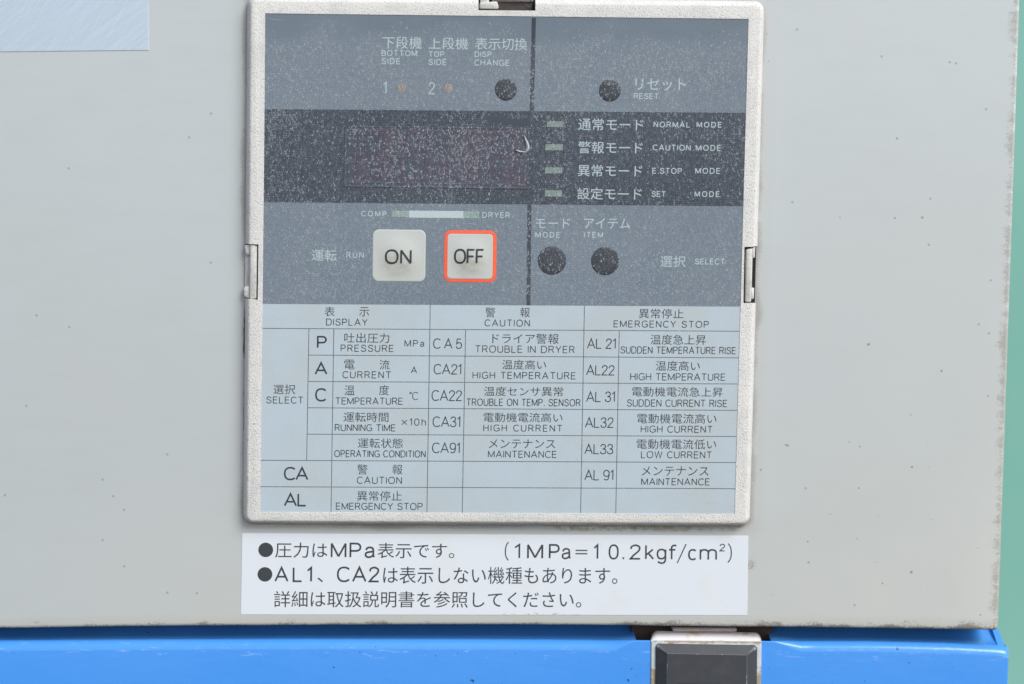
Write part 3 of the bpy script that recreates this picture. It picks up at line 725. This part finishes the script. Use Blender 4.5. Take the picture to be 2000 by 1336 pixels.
# display window
dw_px = [(672.5, 245), (1034, 249), (1032, 370.5), (670.5, 366)]
dwo = quad_px(dw_px, Y_OV)
dw = link('display_window', slab('display_window', dwo, [(0, Y_OV + .0001), (.00018, Y_OV - .00012), (.00045, Y_OV - .00013), (.0007, Y_OV - .00008), (.0012, Y_OV - .00008), (.0014, Y_OV - .00011), (.0018, Y_OV - .00008)]), m_window, cp_)
dw['label'] = 'dark scuffed display window with faint red digits'
YD = Y_OV - .00011
for x0, x1 in ((698, 752), (786, 838), (874, 925), (961, 1012)):
    V, Fc = [], []
    for pts in ([(x0 + 6, 262), (x1, 262)], [(x0 + 3, 304), (x1 - 4, 304)], [(x0, 347), (x1 - 7, 347)], [(x0 + 3, 268), (x0 + 1, 298)], [(x1 - 2, 268), (x1 - 4, 298)], [(x0, 310), (x0 - 1, 341)], [(x1 - 5, 310), (x1 - 7, 341)]):
        L, Rr, F_ = ribbon(pts, 3.6); b = len(V); V += [P(v.x, v.y, YD) for v in L] + [P(v.x, v.y, YD) for v in Rr]; Fc += [(b + i, b + j, b + 2 + j, b + 2 + i) for i, j in F_]
    link('digit', mesh('digit', V, Fc), m_digit, dw)

# curled paint chip and scrapes on the display
m_chip = plain('dry_paint_chip', (.42, .45, .47), .6, 0, (.38, .4, .42), gs=(900, 900, 900))
V, Fc = [], []
for pts, hw in ((cat([(1023.5, 265), (1028, 276), (1031, 287), (1029, 294), (1020, 303)], 4), (2.2, 2.8)), (cat([(1008, 293.5), (1016, 296.5), (1026, 297)], 4), (1.8, 1.7))):
    n_ = len(pts); b = len(V)
    for i, p in enumerate(pts):
        w = .4 + hw[1] * math.sin(math.pi * min(1, (i + .7) / n_)) ; q = pts[min(i + 1, n_ - 1)]; o_ = pts[max(i - 1, 0)]
        d = Vector((q[0] - o_[0], q[1] - o_[1])).normalized(); nn = Vector((-d.y, d.x)) * w
        V += [P(p[0] + nn.x, p[1] + nn.y, Y_OV - .00035), P(p[0], p[1], Y_OV - .0007), P(p[0] - nn.x, p[1] - nn.y, Y_OV - .0003)]
    for i in range(n_ - 1):
        k = b + 3 * i; Fc += [(k, k + 1, k + 4, k + 3), (k + 1, k + 2, k + 5, k + 4)]
ch = link('paint_chip', mesh('paint_chip', V, Fc), m_chip, cp_)
m_scrape = plain('scraped_bare_film', (.052, .062, .088), .4)
for pts in ([(944, 228), (962, 227.5), (985, 230), (1012, 233), (1030, 229), (1036, 235), (1037, 245), (1020, 247), (990, 243), (960, 237)], [(838, 241), (860, 238.5), (885, 240), (898, 243), (870, 243.5)]):
    flat('scrape', [(a, b) for a, b in pts], YL, m_scrape, cp_)

def scratch(pts, w, mat, y=YL, name='scratch', parent=None):
    L, Rr, F_ = ribbon(cat(pts, 4), w / 2); n_ = len(L)
    for i in range(n_):
        k = math.sin(math.pi * (i + .3) / (n_ - .4)); m = (L[i] + Rr[i]) / 2; L[i] = m + (L[i] - m) * k; Rr[i] = m + (Rr[i] - m) * k
    V = [P(v.x, v.y, y) for v in L] + [P(v.x, v.y, y) for v in Rr]; me = mesh(name, V, [(i, j, n_ + j, n_ + i) for i, j in F_])
    if me.polygons[0].normal.y > 0: me.flip_normals()
    return link(name, me, mat, parent or ov)
m_scr = plain('pale_scratch', (.30, .345, .37), .5)
for pts, w in (([(1247.5, 142), (1249, 152), (1255, 162), (1258, 170), (1252, 178)], 2.0), ([(913, 437), (920, 436.5), (926, 438), (930, 440)], 1.8), ([(1442, 457), (1446, 453), (1447.5, 449)], 2.2),
               ([(1160, 508), (1166, 512), (1172, 518), (1176, 524)], 1.3), ([(518.5, 33), (530, 37), (545, 39), (557, 38)], 1.0), ([(768, 60), (774, 63)], 2), ([(955, 376), (955.5, 379), (955, 382)], 3.4),
               ([(716, 280), (724, 279), (735, 281)], 1.8), ([(725, 143), (731, 152)], 1.2), ([(700, 95), (708, 97)], 1.2), ([(976, 66), (977.5, 63.0)], 2.2), ([(982, 60), (983.0, 57.0)], 2.6), ([(988, 54), (988.5, 51.0)], 2.0), ([(991, 63), (992.5, 60.0)], 2.8), ([(995, 57), (996.0, 54.0)], 2.4), ([(997, 67), (998.0, 64.0)], 2.6), ([(1002, 61), (1003.2, 58.0)], 2.2), ([(985, 69), (986.0, 66.0)], 2.4), ([(1006, 69), (1007.0, 66.0)], 2.0), ([(992, 50), (992.5, 47.0)], 1.6),
               ([(955, 43), (959, 49)], 2.0), ([(781, 42), (786, 46)], 1.8)):
    scratch(pts, w, m_scr, YL - 2.5e-5)
# round keys
for (a, b, r_, lb) in ((988, 175, 21.3, 'dark round key under DISP CHANGE'), (1191, 176.8, 21.3, 'dark round key beside RESET'), (1078, 509, 27.8, 'dark round key under MODE'), (1182, 509.8, 27.8, 'dark round key under ITEM')):
    k = disc('round_key', a, b, r_, Y_OV - 2e-5, m_dot, cp_, .00022); k['label'] = lb
for a, b, lb in ((784.6, 172, 'tan round lamp beside number 1'), (875.6, 173.4, 'tan round lamp beside number 2')):
    k = disc('indicator_lamp', a, b, 9.4, Y_OV - 2e-5, m_lampf, cp_, .00005); k['label'] = lb
for a, b, c_, d, lb in ((1068, 236.7, 1100.5, 248.3, 'NORMAL'), (1065.3, 281.5, 1099.5, 293.5, 'CAUTION'), (1064.6, 326.7, 1098.4, 338.8, 'E.STOP'), (1064.4, 371.5, 1097.8, 383.8, 'SET')):
    k = flat('indicator_lamp', [(a + .2, b), (c_, b + .3), (c_ - .3, d), (a - .1, d - .3)], YL, m_lampg, cp_); k['label'] = 'pale green bar lamp beside %s MODE' % lb
k = flat('indicator_lamp', [(765, 411.5), (799, 411.9), (798.8, 423.8), (764.8, 423.3)], YL, m_lampd, cp_); k['label'] = 'flaking green lamp beside COMP'
k = flat('indicator_lamp', [(905, 412.4), (936, 412.8), (935.8, 426), (904.8, 425.8)], YL, m_lampd, cp_); k['label'] = 'dull green lamp beside DRYER'
flat('pale_bar', [(799, 411.3), (905, 412.2), (904.8, 426), (798.8, 425)], YL - 5e-6, m_bar, ov)

# ON and OFF keys: gently domed rounded squares
def dome_h(d, hw, dome):
    a, b = min(1, abs(d.x) / hw), min(1, abs(d.y) / hw)
    return dome * (.5 + .5 * math.cos(a * math.pi)) * (.5 + .5 * math.cos(b * math.pi))
def key(name, px, rad, mat, dome, lb, ring=None):
    o0 = rounded(quad_px(px, Y_OV), rad, 7); o = []
    for i, p in enumerate(o0):
        q = o0[(i + 1) % len(o0)]; m_ = max(1, round((q - p).length / .0007))
        o += [p + (q - p) * (k / m_) for k in range(m_)]
    c = sum(o, Vector((0, 0))) / len(o)
    base = Y_OV - 4e-5; V, Fc = [], []; N = len(o); hw = max(p.x for p in o) - c.x
    lv = [(1, 0), (.985, -.00006)] + [(s, None) for s in (.95, .9, .85, .8, .7, .6, .5, .4, .3, .2, .1, .03)]
    for s, h in lv:
        for p in o:
            q = c + (p - c) * s; V.append((q.x, base + h if h is not None else base - .00006 - dome_h(q - c, hw, dome), q.y))
    for j in range(len(lv) - 1):
        for i in range(N): k = (i + 1) % N; Fc.append((j * N + i, j * N + k, (j + 1) * N + k, (j + 1) * N + i))
    Fc.append(tuple((len(lv) - 1) * N + i for i in range(N)))
    me = mesh(name, V, Fc); bm = bmesh.new(); bm.from_mesh(me); bmesh.ops.recalc_face_normals(bm, faces=bm.faces)
    bm.faces.ensure_lookup_table()
    if bm.faces[-1].normal.y > 0:
        for f in bm.faces: f.normal_flip()
    bm.to_mesh(me); bm.free()
    k = link(name, me, mat, cp_, smooth=True); k['label'] = lb; return k
DOME = .0006
c1 = P(776, 512, Y_OV); c2 = P(917, 512, Y_OV)
k_on = key('on_key', [(728.3, 448), (831.7, 449), (830.5, 550.2), (727.2, 549.3)], .0019, key_mat('on_key_face', c1.x, c1.z), DOME, 'grimy off-white square key marked ON')
k_off = key('off_key', [(873.8, 456.2), (963.5, 457.2), (962.2, 545.2), (872.6, 544.4)], .0012, key_mat('off_key_face', c2.x, c2.z), DOME, 'grimy off-white square key marked OFF inside a red-orange border')
# red border ring
oo = rounded(quad_px([(868.2, 449.2), (970.3, 450.2), (969, 551.6), (866.8, 550.6)], Y_OV), .0022, 7); oi = rounded(quad_px([(874.6, 456), (963, 457), (961.8, 545.4), (873.4, 544.6)], Y_OV), .0011, 7)
N = len(oo); V = [(p.x, Y_OV - 6e-5, p.y) for p in oo] + [(p.x, Y_OV - .00011, p.y) for p in oi]
me = mesh('red_border', V, [(i, (i + 1) % N, N + (i + 1) % N, N + i) for i in range(N)])
if me.polygons[0].normal.y > 0: me.flip_normals()
link('red_border', me, m_red, k_off)
# key lettering rides just above the dome
YK = Y_OV - .00004 - .00006 - DOME - .00002
def sink(o, cxp, cyp, half):
    """lay flat print onto the domed key"""
    c = P(cxp, cyp, Y_OV); hw = half * PXM
    for v in o.data.vertices:
        v.co.y = Y_OV - .00010 - dome_h(Vector((v.co.x - c.x, v.co.z - c.z)), hw, DOME) - .00013 + (v.co.y - YK)
sink(latin('ON', (752, 487, 804, 515.7), m_key_ink, k_on, YK, 3.4, gap=.2, sub=2), 779.4, 499, 51.6)
sink(latin('OFF', (887, 486, 946, 515.2), m_key_ink, k_off, YK, 3.4, gap=.17, sub=2), 918, 500.8, 44.7)

W = m_white_ink
for s, bx in (('下段機', (747, 71, 824, 95.5)), ('上段機', (837, 73.3, 914.5, 96.7)), ('表示切換', (928, 74, 1030, 97.8)), ('リセット', (1241, 153.5, 1339.5, 177)),
              ('通常モード', (1129.5, 231.5, 1257, 255)), ('警報モード', (1129, 276.5, 1255.5, 300)), ('異常モード', (1128.5, 322, 1254.5, 345)), ('設定モード', (1127.5, 367, 1253.5, 390)),
              ('運転', (608.5, 487.3, 658, 510)), ('モード', (1046.5, 426.5, 1113.5, 446.3)), ('アイテム', (1141, 426, 1230.5, 446.7)), ('選択', (1289.5, 499.5, 1339.5, 521.7))):
    jp(s, bx, W, ov, off=.004)
for s, bx in (('BOTTOM', (745, 98, 815, 109.7)), ('SIDE', (745, 113.5, 782, 125.5)), ('TOP', (837, 100, 868, 111.2)), ('SIDE', (836.5, 115.5, 872.5, 127.3)), ('DISP.', (927, 100.5, 965, 111.7)), ('CHANGE', (926.5, 116.5, 995.5, 128.6)),
              ('RESET', (1238, 182, 1286.5, 193.6)), ('NORMAL', (1276.5, 237.5, 1348, 249)), ('MODE', (1360.5, 238, 1410, 249.2)), ('CAUTION', (1275, 282.5, 1349, 294.2)), ('MODE', (1359, 283, 1408.5, 294.6)),
              ('E.STOP', (1274, 328, 1332, 339.5)), ('MODE', (1358, 328, 1407, 339.6)), ('SET', (1272.5, 373.4, 1300.5, 384.6)), ('MODE', (1356.5, 373.4, 1406, 384.7)),
              ('COMP', (705.5, 412, 755, 423)), ('DRYER', (942, 414.3, 996, 425.6)), ('RUN', (676.5, 492.3, 710.5, 504)), ('MODE', (1045.5, 453, 1094, 464.2)), ('ITEM', (1141, 453, 1178, 464.2)), ('SELECT', (1357, 505, 1416, 516.7))):
    latin(s, bx, W, ov, sw=1.75)
latin('1', (748, 159.5, 755, 183.3), W, ov, sw=2.2, desc='pale printed number 1'); latin('2', (837, 160.5, 849.7, 184.3), W, ov, sw=2.2, desc='pale printed number 2')
D = m_dark_ink
for s, bx in (('表', (634, 599, 654, 617.8)), ('示', (701.5, 600, 721, 618)), ('警', (948, 600.5, 967.5, 619.8)), ('報', (1016.3, 600.5, 1035, 619.8)), ('異常停止', (1248, 603, 1335, 622)),
              ('吐出圧力', (672.5, 650.5, 760.5, 669.7)), ('電', (672.5, 702.5, 692.7, 721.3)), ('流', (741.5, 702.8, 760.8, 721.6)), ('温', (673, 752.5, 692.7, 771.7)), ('度', (740.5, 752.5, 759.7, 771.7)),
              ('運転時間', (671, 805, 758.7, 824.2)), ('運転状態', (699, 856, 786.7, 875.2)), ('警', (698, 907, 718, 926.7)), ('報', (766.5, 907.3, 786.2, 926.7)), ('異常停止', (697.5, 959, 785, 978.2)), ('選択', (534, 751, 577, 770)),
              ('ドライア警報', (961.6, 651.5, 1091.5, 671.2)), ('温度高い', (981, 703, 1066.7, 721.7)), ('温度センサ異常', (945.5, 755.4, 1100, 773.7)), ('電動機電流高い', (944.5, 806, 1098.7, 824.7)), ('メンテナンス', (955, 858, 1084.5, 875.7)),
              ('温度急上昇', (1270.5, 653.8, 1379, 673.2)), ('温度高い', (1281, 705, 1367, 724.2)), ('電動機電流急上昇', (1234.5, 756, 1412, 774.7)), ('電動機電流高い', (1244.5, 808, 1399.5, 827.2)), ('電動機電流低い', (1243.5, 858, 1399, 877.2)), ('メンテナンス', (1253.5, 911, 1384, 929.2))):
    jp(s, bx, D, ov, off=-.002)
for s, bx in (('DISPLAY', (637, 622.3, 718, 636)), ('CAUTION', (946.5, 624, 1035, 637.7)), ('EMERGENCY STOP', (1198.5, 626.3, 1384.5, 640)), ('PRESSURE', (665.5, 673.3, 769, 687.2)), ('CURRENT', (669, 725, 764, 739)),
              ('TEMPERATURE', (655, 776.4, 787, 790.3)), ('RUNNING TIME', (654, 828.5, 772.5, 842.3)), ('OPERATING CONDITION', (653, 879.5, 831.5, 893.3)), ('CAUTION', (697, 931, 785, 945.2)), ('EMERGENCY STOP', (656, 982, 825.5, 996)),
              ('SELECT', (520, 774.5, 592.5, 788.2)), ('TROUBLE IN DRYER', (928, 675, 1122.5, 689.3)), ('HIGH TEMPERATURE', (923, 726.4, 1124.7, 740.4)), ('TROUBLE ON TEMP. SENSOR', (911, 778.8, 1134, 793.2)),
              ('HIGH CURRENT', (944, 829.4, 1098.5, 843)), ('MAINTENANCE', (953, 880.3, 1087.5, 894.2)), ('SUDDEN TEMPERATURE RISE', (1212, 677, 1437.5, 691.2)), ('HIGH TEMPERATURE', (1231, 729, 1417, 743.2)),
              ('SUDDEN CURRENT RISE', (1224.5, 780.4, 1420.5, 794.7)), ('HIGH CURRENT', (1251.5, 831.4, 1392, 845.3)), ('LOW CURRENT', (1252, 881.4, 1390.5, 895.2)), ('MAINTENANCE', (1252.5, 934, 1386.5, 947.8))):
    latin(s, bx, D, ov, sw=1.55)
for s, bx in (('MPa', (790, 664, 829, 677.3)), ('A', (802.5, 716, 814.7, 729.2)), ('×10h', (784, 817.3, 832, 831.6))): latin(s, bx, D, ov, sw=1.5, gap=.22, maxs=1.3)
latin('°C', (799.5, 765.6, 817, 781.3), D, ov, sw=1.4, gap=.14)
for s, bx in (('P', (619, 656, 638.6, 680.7)), ('A', (614.5, 707, 639.7, 732.2)), ('C', (615.5, 758, 637.7, 784.3)), ('CA', (554.5, 911.8, 602.5, 938.2)), ('AL', (554.5, 963, 599, 989.2))): latin(s, bx, m_bold_ink, ov, sw=3.3, gap=.1, maxs=1.4)
for s, bx in (('CA5', (846, 661, 902.6, 681.2)), ('CA21', (847, 711, 901, 731.3)), ('CA22', (843, 762, 902.6, 783.2)), ('CA31', (845, 813.4, 899, 834.2)), ('CA91', (844, 864.5, 898, 885.2)),
              ('AL 21', (1146.5, 661, 1202.6, 681.2)), ('AL22', (1145, 713, 1200.7, 733.2)), ('AL 31', (1145, 764.5, 1201, 785.2)), ('AL32', (1142.5, 815, 1198.6, 835.6)), ('AL33', (1141.5, 867, 1198, 887.2)), ('AL 91', (1141.5, 917.5, 1198, 938.2))):
    latin(s, bx, D, ov, sw=1.9, gap=.15, maxs=1.15, space=.3)

# ------------------------------------------------------------------ paper label below
pap = thing('instruction_label', 'white label with three lines of Japanese notes, below the control panel', 'label')
lo = quad_px([(473, 1042), (1461.5, 1046.6), (1459.5, 1201.8), (470.3, 1200.2)], -.0001)
link('label_sheet', slab('label_sheet', rounded(lo, .0001, 2), [(0, .00005), (0, -.00008), (.00004, -.0001)]), m_paper, pap)
# frayed lower edge, where the top layer has rubbed off
V, Fc = [], []; xw = [930 + i * 7 for i in range(32)]
for i, a in enumerate(xw):
    env = math.sin(math.pi * i / 31); V += [P(a, 1200.6, -.000115), P(a, 1200.4 - env * random.uniform(.6, 4.2), -.000115)]
for i in range(31): Fc.append((2 * i, 2 * i + 2, 2 * i + 3, 2 * i + 1))
link('worn_edge', mesh('worn_edge', V, Fc), m_worn, pap)
YS = -.00013; RL = (Vector((1, .0040)), Vector((-.0105, 1)))
def rl(cy, cx_): return (Vector((1, .0045 - .003 * (cy - 1044) / 156)), Vector((-.010 - .006 * (cx_ - 473) / 990, 1)))
BK = m_black_ink
def Lj(s, bx, **k): jp(s, bx, BK, pap, YS, 0, rl((bx[1] + bx[3]) / 2, (bx[0] + bx[2]) / 2), **k)
def Ll(s, bx, sw=3.3, **k): latin(s, bx, BK, pap, YS, sw, rl((bx[1] + bx[3]) / 2, (bx[0] + bx[2]) / 2), **k)
for a, b in ((519, 1074), (517.5, 1121.8)): disc('bullet', a, b, 14.4, YS, m_black_ink, pap, 0)
Lj('圧力は', (537.5, 1059.5, 639.5, 1089.5)); Ll('MPa', (646, 1059.8, 732.5, 1090), gap=.26, maxs=1.4, sw=3.6)
Lj('表示です。', (737.5, 1060.5, 887.5, 1090.5))
Ll('(', (986, 1059.5, 994, 1092), sw=2.2); Ll('1', (1004.5, 1062, 1016, 1091.5)); Ll('M', (1029.5, 1062.3, 1061, 1092), sw=3.6); Ll('P', (1072, 1062.5, 1093.5, 1092), sw=3.6); Ll('a', (1097, 1062.7, 1115, 1092.5), maxs=2)
Ll('=', (1123, 1063.5, 1148.5, 1092.5), sw=2.4, desc='printed equals sign'); Ll('10', (1159, 1063, 1208.5, 1092.8), gap=.42, maxs=1.2); Ll('.', (1214.5, 1063, 1220, 1093), desc='printed decimal point')
Ll('2', (1230, 1063.2, 1252, 1093)); Ll('k', (1260, 1063.4, 1277.5, 1093.4)); Ll('g', (1282.5, 1063.5, 1301.5, 1093.5)); Ll('f', (1305, 1063.6, 1321.5, 1093.8)); Ll('/', (1322, 1063, 1341, 1097), sw=2.2)
Ll('c', (1344, 1064, 1361, 1094.5)); Ll('m', (1366.5, 1064, 1400.5, 1094.5)); Ll('2', (1405.5, 1062, 1416.5, 1077), sw=2, desc='small raised printed 2'); Ll(')', (1421, 1062.5, 1429.5, 1096), sw=2.2)
Ll('AL1', (536, 1107, 609.5, 1137), gap=.26, maxs=1.3, sw=3.6); Lj('、', (620, 1128.3, 631, 1137)); Ll('CA2', (658, 1106.5, 741.5, 1137.3), gap=.14, maxs=1.3, sw=3.6)
Lj('は表示しない機種もあります。', (748.5, 1107.3, 1206, 1140.5))
Lj('詳細は取扱説明書を参照してください。', (535, 1154.8, 1135.5, 1186.8))

# ------------------------------------------------------------------ silver label, top left
sl = link('silver_label', slab('silver_label', quad_px([(-330, -160), (286.5, -160), (290.6, 98), (-330, 104.5)], -.00015), [(0, .00005), (0, -.00012), (.00006, -.00015)]), m_silver)
tag(sl, 'pale bluish brushed silver label at the upper left of the grey door, scratched', 'label')
for o in sc.objects:
    if o.type == 'MESH' and o.name.startswith('cutter'): bpy.data.objects.remove(o)
